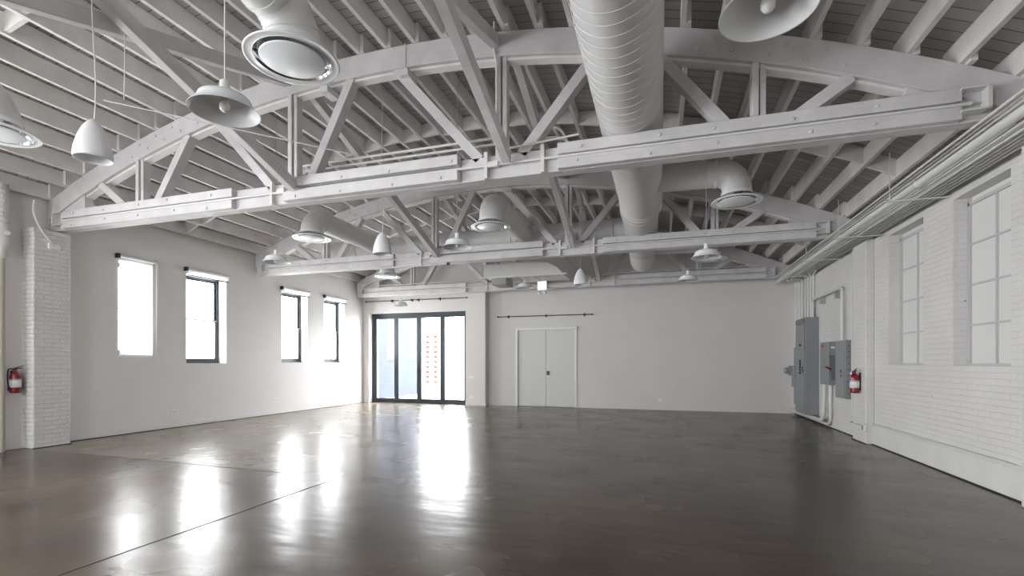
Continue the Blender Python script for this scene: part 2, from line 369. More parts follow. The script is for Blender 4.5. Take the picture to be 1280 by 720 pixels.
# arched deck
n = 48; xs = [LX-.34+(RX+.68-LX)*i/n for i in range(n+1)]
poly = [(x, zo(x)+JH) for x in xs] + [(x, zo(x)+JH+.15) for x in reversed(xs)]
vs = [(x, y, z) for y in (FY-.3, BY+.3) for x, z in poly]; k = len(poly)
fs = [(i, (i+1) % k, (i+1) % k+k, i+k) for i in range(k)]
for q in (0, k): fs += [(q+i, q+i+1, q+k-2-i, q+k-1-i) for i in range(n)]
tag(MB().add(vs, fs).build('ceiling', 'deck'), kind='structure')
# baseboards
tag(MB().box((LX, 5.68, 0), (LX+.018, BYL, .11)).build('baseboard_left', 'plaster', bevel=.004), kind='structure')
mb = MB().box((LX, BYL-.015, 0), (GD[0], BYL, .10)).box((GD[1], BYL-.015, 0), (-5.45, BYL, .10)).box((-5.45, BYL-.015, 0), (-5.435, BY, .10))
mb.box((-5.435, BY-.015, 0), (DD[0]-.08, BY, .10)).box((DD[1]+.08, BY-.015, 0), (RX, BY, .10))
tag(mb.build('baseboard_back', 'plaster'), kind='structure')
# dark open joint where the slab meets the walls
tag(MB().box((RX-.045, FY, 0), (RX-.03, 9.69, .014)).box((RX-.14, 9.69, 0), (RX-.125, 10.31, .014)).box((RX-.015, 10.31, 0), (RX, BY, .014)).build('trim_9', 'joint'), kind='structure')
tag(MB().box((LX+.018, 5.68, 0), (LX+.03, BYL, .012)).box((LX+.28, 5.15, 0), (LX+.292, 5.69, .012)).build('trim_10', 'joint'), kind='structure')
# saw-cut joints in the slab
def crack(pts, w):
    m_ = MB()
    L_ = [(x+random.uniform(-.006, .006), y+random.uniform(-.006, .006)) for x, y in pts]
    for (x0, y0), (x1, y1) in zip(L_, L_[1:]): m_.beam((x0, y0, .0005), (x1, y1, .0005), w*random.uniform(.6, 1.3), .003)
    return m_
j1 = crack([(-3.80+.012*i*.25, .9+i*.25) for i in range(17)], .013)
tag(j1.build('trim_5', 'joint'), kind='structure')
j2 = crack([(-8.75+i*.25, 5.12-.008*i) for i in range(18)], .008)
tag(j2.build('trim_6', 'joint'), kind='structure')

# ------------------------------------------------------------------ windows
def sash_window(name, y0, y1, z0, z1, wn):
    r = struct_root(name, (LX, (y0+y1)/2, z0)); w = (y1-y0)/2; h = z1-z0; X = -.27
    f = MB()
    f.box((X-.05, -w, 0), (X+.03, -w+.05, h)).box((X-.05, w-.05, 0), (X+.03, w, h)).box((X-.05, -w, h-.05), (X+.03, w, h)).box((X-.05, -w, 0), (X+.04, w, .035))
    f.build('window_frame', 'frame', r)
    for nm, a, b, xo in (('upper_sash', h*.5, h-.05, -.02), ('lower_sash', .035, h*.5+.03, .012)):
        s = MB(); x0, x1 = X+xo-.015, X+xo+.015
        s.box((x0, -w+.05, a), (x1, -w+.095, b)).box((x0, w-.095, a), (x1, w-.05, b)).box((x0, -w+.095, b-.03), (x1, w-.095, b)).box((x0, -w+.095, a), (x1, w-.095, a+(.03 if nm[0] == 'u' else .08)))
        so = s.build(nm, 'frame', r)
        MB().box((X+xo-.003, -w+.09, a+.02), (X+xo+.003, w-.09, b-.02)).build('pane', 'glass', so)
    mr = MB().box((X+.0275, -w+.055, h*.5), (X+.034, w-.055, h*.5+.028)); tag(mr.build('meeting_rail', 'rail', r), 'pale meeting rail')
    return r
for i, wd in enumerate(LWIN): sash_window('window_%d' % (i+1), *wd, i)
for i, wd in enumerate(LOFF): sash_window('window_%d' % (i+7), *wd, i)
for i, (a, b, c, d) in enumerate(FILL_WIN):
    r = struct_root('window_%d' % (i+11), ((a+b)/2, FY-.15, c)); w = (b-a)/2; h = d-c
    f = MB().box((-w, -.04, 0), (-w+.06, .04, h)).box((w-.06, -.04, 0), (w, .04, h)).box((-w, -.04, 0), (w, .04, .06)).box((-w, -.04, h-.06), (w, .04, h)).box((-.02, -.02, 0), (.02, .02, h)).box((-w, -.02, h/2-.02), (w, .02, h/2+.02))
    f.build('window_frame', 'frame', r); MB().box((-w, -.003, 0), (w, .003, h)).build('pane', 'glass', r)
# blocked-up windows of the brick wall: painted panel behind a muntin grid
for i, (y0, y1, z0, z1) in enumerate(RWIN):
    r = struct_root('window_%d' % (i+5), (RX, (y0+y1)/2, z0)); w = (y1-y0)/2; h = z1-z0
    MB().box((.17, -w, 0), (.22, w, h)).build('panel', mat('painted_panel', (.70, .69, .67), .5), r)
    g = MB()
    g.box((.145, -w, 0), (.17, -w+.035, h)).box((.145, w-.035, 0), (.17, w, h)).box((.145, -w, h-.10), (.17, w, h-.06)).box((.14, -w, 0), (.17, w, .03))
    for k in range(1, 4): g.box((.152, -w, k*(h-.08)/4-.012), (.17, w, k*(h-.08)/4+.012))
    g.box((.150, -.012, 0), (.17, .012, h-.06))
    g.build('muntin_grid', mat('painted_muntin', (.52, .51, .52), .5), r)
# light sloping lintels show as dark soffits - the recess itself gives them

# roller blinds
BL = [('nearest window, drawn down over it', 0), ('wider second window from the brick pier', 1), ('third window from the brick pier', 2), ('window nearest the far corner', 3)]
for (txt, i), (y0, y1, z0, z1) in zip(BL, LWIN):
    b = thing('roller_blind', (LX, (y0+y1)/2, z1), 'white roller blind tube with black brackets above the '+txt, 'roller blind', 'roller blinds on the left wall')
    w = (y1-y0)/2+.035
    MB().tube([(.06, -w, .085), (.06, w, .085)], .032, 14).build('tube', 'plastic', b)
    for s_ in (-1, 1):
        k = MB(); k.box((0, s_*w-.012 if s_ > 0 else -w-.028, .04), (.10, s_*w+.028 if s_ > 0 else -w+.012, .13)) if s_ < 0 else k.box((0, w-.004, .05), (.075, w+.012, .125))
        k.build('bracket', 'black', b, .004)
    if i == 0:
        MB().box((.028, -w+.03, -1.82), (.031, w-.04, .085)).build('shade', 'shade', b)
        MB().box((.018, -w+.03, -1.845), (.04, w-.04, -1.815)).build('hem_or_shadow_bar', 'plastic', b)
        MB().tube([(.05, w+.02, .06), (.05, w+.025, -2.0), (.05, w+.05, -2.02), (.05, w+.055, .06)], .004, 6).build('chain', 'plastic', b)
    else:
        MB().box((.055, -w+.03, -.03), (.06, w-.03, .07)).build('shade', 'shade', b)
        MB().box((.045, -w+.03, -.055), (.072, w-.03, -.028)).build('hem_or_shadow_bar', 'black', b)  # black bar stands in for the shadow line under the hem

# ------------------------------------------------------------------ doors
d = struct_root('door_1', ((GD[0]+GD[1])/2, BYL+.27, 0)); W = (GD[1]-GD[0])/2; H = GD[3]
MB().box((-W, -.06, 0), (-W+.07, .06, H)).box((W-.07, -.06, 0), (W, .06, H)).box((-W, -.06, H-.10), (W, .06, H)).box((-W, -.07, 0), (W, .07, .05)).build('door_frame', 'frame', d, .005)
lw = (2*W-.14)/4
for k in range(4):
    x0 = -W+.07+k*lw; x1 = x0+lw; st = .085
    l = MB().box((x0, -.03, .05), (x0+st, .03, H-.10)).box((x1-st, -.03, .05), (x1, .03, H-.10)).box((x0+st, -.03, .05), (x1-st, .03, .15)).box((x0+st, -.03, H-.18), (x1-st, .03, H-.10)).build('door_leaf', 'frame', d, .004)
    MB().box((x0+st-.01, -.006, .14), (x1-st+.01, .006, H-.17)).build('pane', 'glass', l)
    if k in (0, 1):
        MB().beam((x1-.04 if k == 0 else x1-.02, -.055, 1.02), (x1-.04 if k == 0 else x1-.02, -.055, 1.22), .02, .02, (1, 0, 0)).box(((x1-.05), -.06, 1.05), (x1-.03, -.03, 1.07)).build('door_handle', 'black', l)
d = struct_root('door_2', ((DD[0]+DD[1])/2, BY, 0)); W = (DD[1]-DD[0])/2; H = DD[3]
MB().box((-W-.07, -.03, 0), (-W, .02, H+.07)).box((W, -.03, 0), (W+.07, .02, H+.07)).box((-W, -.03, H), (W, .02, H+.07)).build('door_frame', 'plastic', d, .004)
MB().box((-W, .07, -.02), (W, .12, H+.02)).build('light_seal', 'door', d)  # added panel behind the leaves, blocks sky light in the door gaps
for s_, nm in ((-1, 0), (1, 1)):
    l = MB().box((s_*.003, .02, .005), (s_*W, .065, H)).build('door_leaf', 'door', d, .004)
    if s_ > 0: MB().box((.03, -.005, 1.0), (.12, .02, 1.13)).tube([(.075, -.005, 1.065), (.075, -.06, 1.065)], .022, 10).build('door_handle', 'black', l)
MB().box((W-.02, -.075, H+.01), (W+.10, -.02, H+.09)).build('door_closer', 'plastic', d, .01)

# ------------------------------------------------------------------ trusses
def truss(y):
    r = thing('roof_truss', (0, y, 0), 'x', 'roof truss', 'arched timber trusses')
    # bowed top chord
    n = 44; xa, xb = LX+.03, RX-.05; xs = [xa+(xb-xa)*i/n for i in range(n+1)]
    def arc(lo, hi, y0, y1):
        m = MB(); vs = []
        for x in xs: vs += [(x, y0, max(lo(x), 3.64)), (x, y1, max(lo(x), 3.64)), (x, y1, hi(x)), (x, y0, hi(x))]
        fs = [(4*i+k, 4*i+(k+1) % 4, 4*i+4+(k+1) % 4, 4*i+4+k) for i in range(n) for k in range(4)] + [(3, 2, 1, 0), (4*n, 4*n+1, 4*n+2, 4*n+3)]
        return m.add(vs, fs)
    t = arc(zi, lambda x: zo(x)-.002, 0, TT)
    for x0, kx in ((-8.0, 9), (.35, 9)):
        for k in range(kx):
            x = x0+k*.17; zc = zi(x)+.09+.12*(k % 2)
            t.lathe([(0, -.012), (.022, -.012), (.022, 0)], (x, 0, zc), 8, 'y', False)
    t.build('top_chord', 'timber', r, .006)
    arc(lambda x: zi(x)-.035, lambda x: zi(x)-.004, .05, TT-.03).build('soffit_lath', 'joist', r)
    # bottom chord
    b = MB().box((LX+.05, .02, 3.62), (RX-.05, TT-.02, 3.90))
    b.build('bottom_chord', 'timber', r, .006)
    def plates(x0, x1, y0, off=0):
        m = MB().box((x0, y0, 3.79+off), (x1, .02, 3.915+off)).box((x0, y0, 3.625), (x1, .02, 3.745))
        k = x0+.3
        while k < x1-.1:
            for z in (3.85, 3.68): m.lathe([(0, -.014), (.02, -.014), (.02, 0)], (k+random.uniform(-.1, .1), y0, z+random.uniform(-.02, .02)), 8, 'y', False)
            k += .72
        return m
    plates(-9.55, -5.92, -.06).build('side_plate', 'timber', r, .005)
    plates(-5.0, -2.38, -.09, .02).build('side_plate', 'timber', r, .005)
    plates(-1.15, 2.62, -.06).build('side_plate', 'timber', r, .005)
    MB().tube([(-9.55, -.035, 3.767), (2.7, -.035, 3.767)], .016, 10).build('tie_rod', 'pipe', r)
    for x in (-5.25, -2.05, -1.35): MB().box((x, -.05, 3.61), (x+.04, 0, 3.93)).build('clamp', 'pipe', r)
    for x in (-2.0, -5.12): MB().box((x, -.07, 3.735), (x+.13, -.02, 3.80)).build('conduit_box', 'pipe', r)
    # steel end brackets
    for x0, s_ in ((-9.72, 1), (2.82, -1)):
        e = MB()
        e.box((x0, -.10, 3.68), (x0+s_*.03, .02, 3.90)).box((x0, -.10, 3.88), (x0+s_*.22, .02, 3.895)).box((x0, -.10, 3.68), (x0+s_*.22, .02, 3.695))
        e.build('end_bracket', 'pipe', r)
    # web
    for x in (-7.87, -4.93, -1.86, .95):
        p = MB().box((x-.065, .01, 3.88), (x+.0, TT-.04, zi(x)+.01)).box((x+.014, .035, 3.88), (x+.07, TT-.05, zi(x)+.01))
        p.build('post', 'timber', r, .004)
    for xb, xt in ((-8.18, -8.76), (-7.52, -6.86), (-5.28, -6.30), (-4.66, -3.98), (-2.14, -3.30), (-1.60, -.72), (.66, -.06), (1.28, 1.78)):
        MB().beam((xb, TT/2-.01, 3.88), (xt, TT/2-.01, zi(xt)+.01), .12, .13, (0, 1, 0)).build('diagonal', 'timber', r, .004) if False else \
        MB().beam((xb, TT/2-.01, 3.88), (xt, TT/2-.01, zi(xt)+.01), .12, .14, (0, 1, 0)).build('diagonal', 'timber', r, .004)
    for a, b_ in ((-9.6, -9.12), (2.22, 2.75)):
        k = sorted((a, b_)); g = MB().prism([(a, 3.88), (b_, 3.88), (b_, zi(b_)), (a, max(zi(a), 3.881))], 'y', .03, TT-.04)
        g.build('gusset', 'timber', r)
    # hanging straps over the chord
    for x in (-4.36, -3.15):
        h = MB().box((x, -.012, zi(x)-.06), (x+.018, 0, zo(x)+.01)).box((x-.05, -.05, zi(x)-.13), (x+.07, TT, zi(x)-.05))
        h.build('hanger_strap', 'timber', r)
    return r
tl = ['white arched timber truss overhead just in front of the camera', 'nearest arched timber truss in view, spanning the whole room above the brick pier',
      'middle arched timber truss crossing behind the round ceiling diffusers', 'farthest arched timber truss against the far wall above the glass doors']
t0 = truss(TY[0]); t0['label'] = tl[0]
for i in (1, 2, 3):
    t = copy_tree(t0); t.location = (0, TY[i], 0); t['label'] = tl[i]

# sway braces, crossing between the trusses
for bi, (ya, yb) in enumerate(zip(TY, TY[1:])):
    btxt = ['before the nearest truss', 'beyond the nearest truss', 'beyond the middle truss'][bi]
    for x, xt in ((-4.86, 'left'), (-1.80, 'centre')):
        for kind_, dx in (('falling away from the camera', 0), ('rising away from the camera', .0)):
            if kind_[0] == 'f': p, q = (x+.06, ya+TT, zi(x)+.14), (x+.06, yb-.10, 3.80)
            else: p, q = (x-.12, ya+TT, 3.98), (x-.12, yb-.01, zi(x)+.18)
            o = MB().beam(p, q, .10, .15).build('sway_brace', 'timber', None, .005)
            tag(o, 'white sway brace %s, %s, %s post line' % (kind_, btxt, xt), 'brace', 'timber sway braces between the trusses')

# ------------------------------------------------------------------ joists, blocking
JX = [LX+.09+.405*i for i in range(33)]
BAYS = [(TY[0], TY[1]+TT, 'before the nearest arched truss'), (TY[1], TY[2]+TT, 'beyond the nearest arched truss'), (TY[2], TY[3]+TT+.3, 'beyond the middle arched truss')]
for bi, (ya, yb, txt) in enumerate(BAYS):
    for i, x in enumerate(JX):
        xx = x + (.052 if bi % 2 else 0); z = zo(xx)+.002+.004
        jj = random.uniform(0, .004)
        a = ya-.04+random.uniform(-.05, .03); b = yb+.06+random.uniform(-.03, .06)
        if bi == 2: b = min(b, BYL-.01 if xx < -5.4 else BY-.01)
        z0 = min(zo(xx-.024), zo(xx+.024))+.003
        o = MB().box((xx-.026, a, z0), (xx+.026, b, z0+JH-.012)).build('roof_joist', 'joist')
        tag(o, 'white roof joist, %s from the left wall, %s' % (ORD[i+1], txt), 'joist', 'roof joists on the trusses')
    ym = {0: 3.45, 1: 7.9, 2: 12.2}[bi]
    for i in range(len(JX)-1):
        xa = JX[i]+(.052 if bi % 2 else 0)+.026; xb = JX[i+1]+(.052 if bi % 2 else 0)-.026
        yy = ym+(.03 if i % 2 else -.03); zc = max(zo(xa), zo(xb))
        o = MB().prism([(xa, zo(xa)+.012), (xb, zo(xb)+.012), (xb, zo(xb)+JH-.01), (xa, zo(xa)+JH-.01)], 'y', yy, yy+.045).build('blocking', 'joist')
        tag(o, 'white blocking board, %s from the left wall, %s' % (ORD[i+1], txt), 'blocking', 'blocking boards between the roof joists')

# ------------------------------------------------------------------ ductwork
DP = [(-.33, -2.5, 4.28), (-.34, 4, 4.27), (-.36, 8.85, 4.235), (-.40, 9.1, 4.23), (-.45, 11.8, 4.17), (-.50, 13.2, 4.12)]
du = thing('spiral_duct', (-.35, 5, 4.27), 'fat white spiral duct running the length of the room under the roof', 'duct')
R0 = .355
def rel(p, o): return tuple(a-b for a, b in zip(p, o))
o0 = (-.35, 5, 4.27)
m = MB().tube([rel(p, o0) for p in DP[:3]], R0, 48)
m.helix(rel(DP[0], o0), rel(DP[2], o0), R0, .135, .0035, .0035, 40)
m.build('duct_barrel', 'duct', du)
m = MB().tube([rel(DP[2], o0), rel(DP[3], o0)], [R0, .335], 40)
m.tube([rel(DP[3], o0), rel(DP[4], o0)], .335, 40).tube([rel(DP[4], o0), rel(DP[5], o0)], .32, 40)
e = rel(DP[5], o0); m.tube([(e[0], e[1], e[2]), (e[0], e[1]+.1, e[2]), (e[0], e[1]+.2, e[2]+.03), (e[0], e[1]+.27, e[2]+.07)], [.32, .315, .27, .15], 40)
m.helix(rel(DP[3], o0), rel(DP[4], o0), .335, .15, .0035, .0035, 40)
m.build('duct_end_section', 'duct', du)
m = MB()
for t_, rr in ((8.72, R0), (8.86, R0), (9.12, .338), (11.8, .338)):
    p, q = [(a, b) for a, b in zip(DP, DP[1:]) if a[1] <= t_ <= b[1]][0]; s_ = (t_-p[1])/(q[1]-p[1]); c = rel(tuple(a+(b-a)*s_ for a, b in zip(p, q)), o0)
    MB().lathe([(rr, -.03), (rr+.014, -.022), (rr+.014, .022), (rr, .03)], c, 40, 'y').build('flange_ring', 'duct', du)

def diffuser(z=0):
    """round ceiling diffuser, origin at its rim plane"""
    r = thing('round_diffuser', (0, 0, 0), 'x', 'air diffuser', 'round ceiling diffusers')
    MB().lathe([(.215, .13), (.215, .05), (.27, .028), (.335, .012), (.352, .0), (.350, -.008), (.335, -.006), (.285, .004), (.283, .0)], n=48).build('rim', 'enamel', r)
    MB().lathe([(.283, .0), (.255, .03), (.225, .075), (.205, .10), (.10, .11), (0, .11)], n=48).build('inner_cone', 'chrome', r)
    MB().lathe([(0, .012), (.225, .008), (.240, .0), (.240, -.006), (.232, -.010), (0, -.013)], n=48).tube([(0, 0, .015), (0, 0, .12)], .02, 8).build('centre_plate', 'opal', r)
    return r
d0 = diffuser()
def place_diff(p, label, first=[True]):
    o = d0 if first[0] else copy_tree(d0); first[0] = False
    o.location = p; o['label'] = label
def elbow(x, y, ztop, R, dir_, zc, rc=.2, n=10):
    """collar from the diffuser up, rounded into a horizontal run; returns points"""
    pts = [(x, y, ztop), (x, y, zc-R)]
    for i in range(1, n+1):
        a = PI/2*i/n; pts.append((x+dir_[0]*R*(1-math.cos(a)), y+dir_[1]*R*(1-math.cos(a)), zc-R+R*math.sin(a)))
    return pts
ZR = 3.78
def branch(name, x, y, dir_, end, label, zc=4.17, rc=.20, R=.26):
    b = thing(name, (x, y, ZR+.1), label, 'duct', 'branch ducts with diffusers')
    pts = elbow(x, y, ZR+.10, R, dir_, zc)
    pts = [rel(p, (x, y, ZR+.1)) for p in pts]
    m = MB()
    m.tube(pts, rc, 28)
    for i in range(3, len(pts)-1, 2):   # gored elbow seams
        t = (Vector(pts[i+1])-Vector(pts[i-1])).normalized()*.006; c = Vector(pts[i]); m.tube([c-t, c+t], rc+.005, 28)
    m.build('elbow', 'duct', b)
    e = rel(end, (x, y, ZR+.1)); s_ = pts[-1]
    m = MB().tube([s_, e], rc, 28); m.helix(s_, e, rc, .13, .003, .002, 28); m.build('straight_run', 'duct', b)
    m = MB(); t = (Vector(e)-Vector(s_)).normalized(); c = Vector(s_)+t*.03; m.tube([c-t*.02, c+t*.02], rc+.012, 28)
    m.build('collar_band', 'duct', b)
place_diff((-2.78, 3.12, ZR), 'large round white diffuser with chrome cone nearest the camera, on a fat vertical collar')
branch('branch_duct', -2.78, 3.12, (0, -1), (-2.78, -.5, 4.17), 'white duct dropping to the large nearest diffuser')
place_diff((-6.60, 3.19, ZR), 'round diffuser cut off by the left edge of the photo')
branch('branch_duct', -6.60, 3.19, (0, -1), (-6.60, -.5, 4.17), 'white duct dropping to the diffuser at the left edge of the photo')
place_diff((-6.42, 7.71, ZR), 'round diffuser under a long slanting duct left of centre, above the third window')
branch('branch_duct', -6.42, 7.71, (0, 1), (-6.42, 10.1, 4.17), 'white round branch duct, leftmost of those before the middle truss')
place_diff((-2.88, 8.0, ZR), 'round diffuser hanging in the middle of the middle truss, over the double door')
branch('branch_duct', -2.88, 8.0, (0, 1), (-2.88, 10.1, 4.2), 'white elbowed duct above the central diffuser', zc=4.22)
place_diff((1.04, 7.75, ZR-.02), 'round diffuser to the right of the fat spiral duct')
branch('branch_duct', 1.04, 7.75, (-1, 0), (-.2, 7.75, 4.22), 'white elbowed duct leaving the right side of the fat spiral duct', zc=4.2)
place_diff((-7.3, 11.8, ZR), 'small far round diffuser above the glass doors')
branch('branch_duct', -7.3, 11.8, (0, -1), (-7.3, 10.6, 4.17), 'short white duct above the far diffuser over the glass doors', zc=4.17)
place_diff((1.04, 11.8, ZR-.03), 'far round diffuser seen just under the dome lamp right of the spiral duct')
branch('branch_duct', 1.04, 11.8, (-1, 0), (-.3, 11.8, 4.1), 'white duct to the far right diffuser behind the middle truss', zc=4.08, rc=.17, R=.2)
# cross duct behind the middle truss
cd = thing('cross_duct', (-4, 10.52, 4.23), 'white round duct running crosswise behind the middle truss to the spiral duct', 'duct')
m = MB().tube([(3.45, 0, 0), (-3.9, 0, 0)], .245, 32); m.helix((3.45, 0, 0), (-3.9, 0, 0), .245, .13, .003, .002, 28)
m.tube([(-3.9, 0, 0), (-4.15, 0, 0), (-4.3, 0, 0), (-4.36, 0, 0)], [.245, .245, .20, .08], 32)
m.build('duct_barrel', 'duct', cd)
for x in (.75, .88, -3.3, 3.0): MB().lathe([(.245, -.025), (.262, -.018), (.262, .018), (.245, .025)], (x, 0, 0), 32, 'x').build('flange_ring', 'duct', cd)
# air handler plenum in front of the far truss
ah = thing('air_plenum', (-3.6, 12.9, 3.72), 'white sheet-metal air plenum with rounded end, hung above the exit sign', 'air plenum')
pts = [(-1.05, .0), (-1.05, .34), (.35, .34), (.75, .30), (1.0, .16), (1.12, 0)]
MB().prism(pts, 'y', -.55, .55).build('casing', 'duct', ah, .01)
MB().box((-.95, -.6, -.03), (-.2, .45, 0)).box((-.15, -.5, -.02), (.3, .45, 0)).build('access_panel', 'plastic', ah, .005)
MB().box((-.85, -.45, -.20), (-.45, .2, -.03)).build('drain_box', 'duct_dark', ah)
m = MB()
for x in (-1.0, .95):
    for y in (-.5, .5): m.tube([(x, y, .2), (x, y, zo(x-3.6)-3.72+.02)], .006, 6)
m.beam((-1.15, -.57, -.02), (1.25, -.57, -.02), .04, .04)
m.build('hanger', 'pipe', ah)

# ------------------------------------------------------------------ pendants
def dome():
    r = thing('dome_pendant', (0, 0, 0), 'x', 'pendant lamp', 'white dome pendant lamps')
    MB().lathe([(.034, .125), (.045, .118), (.105, .108), (.150, .085), (.160, .06), (.163, .045), (.205, .0), (.209, -.004)], n=40).build('shade', 'enamel', r)
    MB().lathe([(.0, .108), (.10, .100), (.146, .078), (.157, .05), (.202, -.001), (.208, -.005), (.209, -.003)], n=40).build('shade_lining', 'enamel_in', r)
    MB().lathe([(0, .20), (.022, .20), (.03, .19), (.03, .15), (.036, .145), (.036, .11)], n=20).build('socket', 'plastic', r)
    MB().lathe([(.0, -.005), (.018, .0), (.03, .015), (.033, .035), (.026, .06), (.015, .08), (.015, .10)], n=20).build('bulb', 'bulb', r)
    return r
def cord(x, y, z, wav=0):
    top = zo(x)+.03; pts = []
    for i in range(13):
        t = i/12; pts.append((wav*math.sin(t*9)*(1-t), wav*.5*math.sin(t*7+1)*(1-t), (top-z)*t))
    return pts
DM = [(-2.50, 2.25, 2.9, 'large white dome pendant lamp nearest the camera, left of the big diffuser'),
      (.46, 2.45, 3.0, 'large white dome pendant lamp cut by the top edge of the photo'),
      (-2.72, 6.18, 3.0, 'white dome pendant lamp hanging under the middle of the nearest truss in view'),
      (.595, 7.37, 2.89, 'white dome pendant lamp right of the spiral duct on a long thin cord'),
      (.48, 10.07, 3.0, 'small white dome pendant lamp beyond the middle truss, right of the spiral duct end'),
      (-3.11, 11.0, 3.16, 'small white dome pendant lamp beside the exit sign'),
      (-7.04, 12.07, 3.0, 'small far white dome pendant lamp in front of the glass doors'),
      (-5.90, 6.26, 3.0, 'white dome pendant lamp near the left end of the middle truss')]
p0 = dome()
for i, (x, y, z, lb) in enumerate(DM):
    o = p0 if i == 0 else copy_tree(p0); o.location = (x, y, z); o['label'] = lb
    k_ = .93 if i == 0 else 1.0
    MB().tube([(a, b, c/k_+.195) for a, b, c in cord(x, y, z+.19)], .0045, 6).build('cord', 'cord', o)
p0.scale = (.93, .93, .93)
def bell():
    r = thing('bell_pendant', (0, 0, 0), 'x', 'pendant lamp', 'white bell pendant lamps')
    MB().lathe([(.0, .335), (.012, .333), (.035, .315), (.072, .26), (.104, .18), (.127, .09), (.135, .02), (.132, .0), (.126, .0), (.126, .02), (.118, .09), (.092, .18), (.055, .25), (0, .29)], n=36).build('shade', 'matte_white', r)
    MB().lathe([(0, .07), (.03, .08), (.04, .11), (.03, .15), (.015, .2)], n=16).build('bulb', 'bulb', r)
    return r
b0 = bell()
for i, (x, y, z, lb) in enumerate([(-4.50, 2.79, 3.08, 'large white egg-shaped pendant lamp near the left edge, on a kinked cord'), (-3.96, 6.26, 3.0, 'white egg-shaped pendant lamp in front of the cross duct'), (-1.62, 9.93, 3.0, 'small far white egg-shaped pendant lamp left of the spiral duct end')]):
    o = b0 if i == 0 else copy_tree(b0); o.location = (x, y, z); o['label'] = lb
    MB().tube([(a, b, c+.33) for a, b, c in cord(x, y, z+.33, .02)], .0045, 6).build('cord', 'cord', o)
# loose cord with a hook, left
hk = thing('cable_hanger', (-4.9, 3.3, 3.9), 'thin white hanging cable ending at a rod, left of the dome lamp', 'cable')
MB().tube([(0, 0, 0), (.01, 0, .4), (0, 0, zo(-4.9)-3.88)], .005, 6).build('cable', 'cord', hk)
MB().tube([(-.25, -.02, .03), (1.5, 1.5, -.1)], .007, 6).build('rod', 'cord', hk)

# ------------------------------------------------------------------ conduits on the trusses
for k, (z, r_) in enumerate(((4.20, .017), (4.28, .017))):
    o = MB().tube(route([(-5.3, 5.86, z), (-1.95, 5.86, z), (-1.95, 5.86, z+.3+k*.05)] if k == 0 else [(-5.3, 5.86, z), (-1.9, 5.86, z)], .08), r_, 10).build('conduit', 'pipe')
    tag(o, ['lower', 'upper'][k]+' of two thin white conduits behind the nearest truss, left of its middle post', 'conduit', 'conduits behind the nearest truss')
o = MB().tube(route([(-1.93, 5.47, zo(-1.9)+.1), (-1.93, 5.47, 5.15), (-1.90, 5.485, 5.0), (-1.90, 5.485, 3.98), (-1.7, 5.44, 3.93), (-.9, 5.44, 3.98)], .04), .013, 8).build('conduit', 'pipe')
tag(o, 'thin white conduit running down the middle post of the nearest truss', 'conduit')
for k, y in enumerate((5.76, 10.14, 14.12)):
    o = MB().tube([(-9.2, y, 3.97), (2.7, y, 3.97)], .012, 8).build('conduit', 'pipe')
    tag(o, 'long thin white conduit lying on the bottom chord of the '+['nearest', 'middle', 'farthest'][k]+' truss', 'conduit')
for k, (x1, zt) in enumerate(((-1.05, 4.30), (-.95, 4.18))):
    o = MB().tube(route([(-1.75, 5.84, 4.05+.05*k), (-1.5, 5.84, zt), (-1.2, 5.84, zt), (x1, 5.84, 3.96)], .12), .014, 8).build('conduit', 'pipe')
    tag(o, ['larger', 'smaller'][k]+' arched conduit loop on the nearest truss just left of the spiral duct', 'conduit')
for k, (y, x) in enumerate(((9.8, -2.35), (14.1, -1.35), (14.1, -.9))):
    o = MB().tube(route([(x, y+.3, 3.95), (x+.1, y+.3, 4.12), (x+.45, y+.3, 4.12), (x+.6, y+.3, 3.93)], .1), .012, 8).build('conduit', 'pipe')
    tag(o, 'small arched conduit loop on the '+['middle truss near its centre', 'farthest truss, left one', 'farthest truss, right one'][k], 'conduit')
pl = MB().box((0, 0, 0), (.05, .05, .08)).build('tag_bracket', 'black'); pl.location = (-4.58, 9.83, 3.56); tag(pl, 'small dark clip with a green tag under the middle truss', 'clip')
g = MB().lathe([(0, -.03), (.03, -.015), (.03, .015), (0, .03)], (.035, -.01, .09), 10).build('green_tag', 'green', pl)

# ------------------------------------------------------------------ bundle along the right wall
mp = thing('main_pipe', (2.95, 8, 3.56), 'fat white pipe leading the bundle along the top of the brick wall', 'pipe')
MB().tube([(0, -9, 0), (0, 6.6, 0)], .05, 18).build('barrel', 'pipe', mp)
for y in (-5, -3.1, -1.0, 1.6, 4.4): MB().lathe([(.05, -.04), (.062, -.035), (.062, .035), (.05, .04)], (0, y, 0), 18, 'y').build('coupling', 'pipe', mp)
CX = [(3.04, 3.52, .022), (3.10, 3.50, .018), (3.155, 3.50, .018), (3.21, 3.50, .018), (3.265, 3.50, .018), (3.32, 3.50, .018)]
for i, (x, z, r_) in enumerate(CX):
    o = MB().tube(route([(x, -1, z), (x, 13.9-.12*i, z), (x+.0, 13.9-.12*i, z-.001)], .001, 1)[:3], r_, 10).build('conduit', 'pipe')
    tag(o, 'thin painted conduit along the brick wall top, %s in from the fat pipe' % ORD[i+1], 'conduit', 'conduits beside the fat pipe')
for i, (x, z, r_) in enumerate([(2.87, 3.585, .014), (2.82, 3.59, .012), (2.77, 3.59, .012)]):
    o = MB().tube([(x, 0, z), (x, 14.0, z)], r_, 8).build('conduit', 'pipe')
    tag(o, 'thin conduit on the room side of the fat pipe, %s away from it' % ORD[i+1], 'conduit', 'conduits on the room side of the fat pipe')
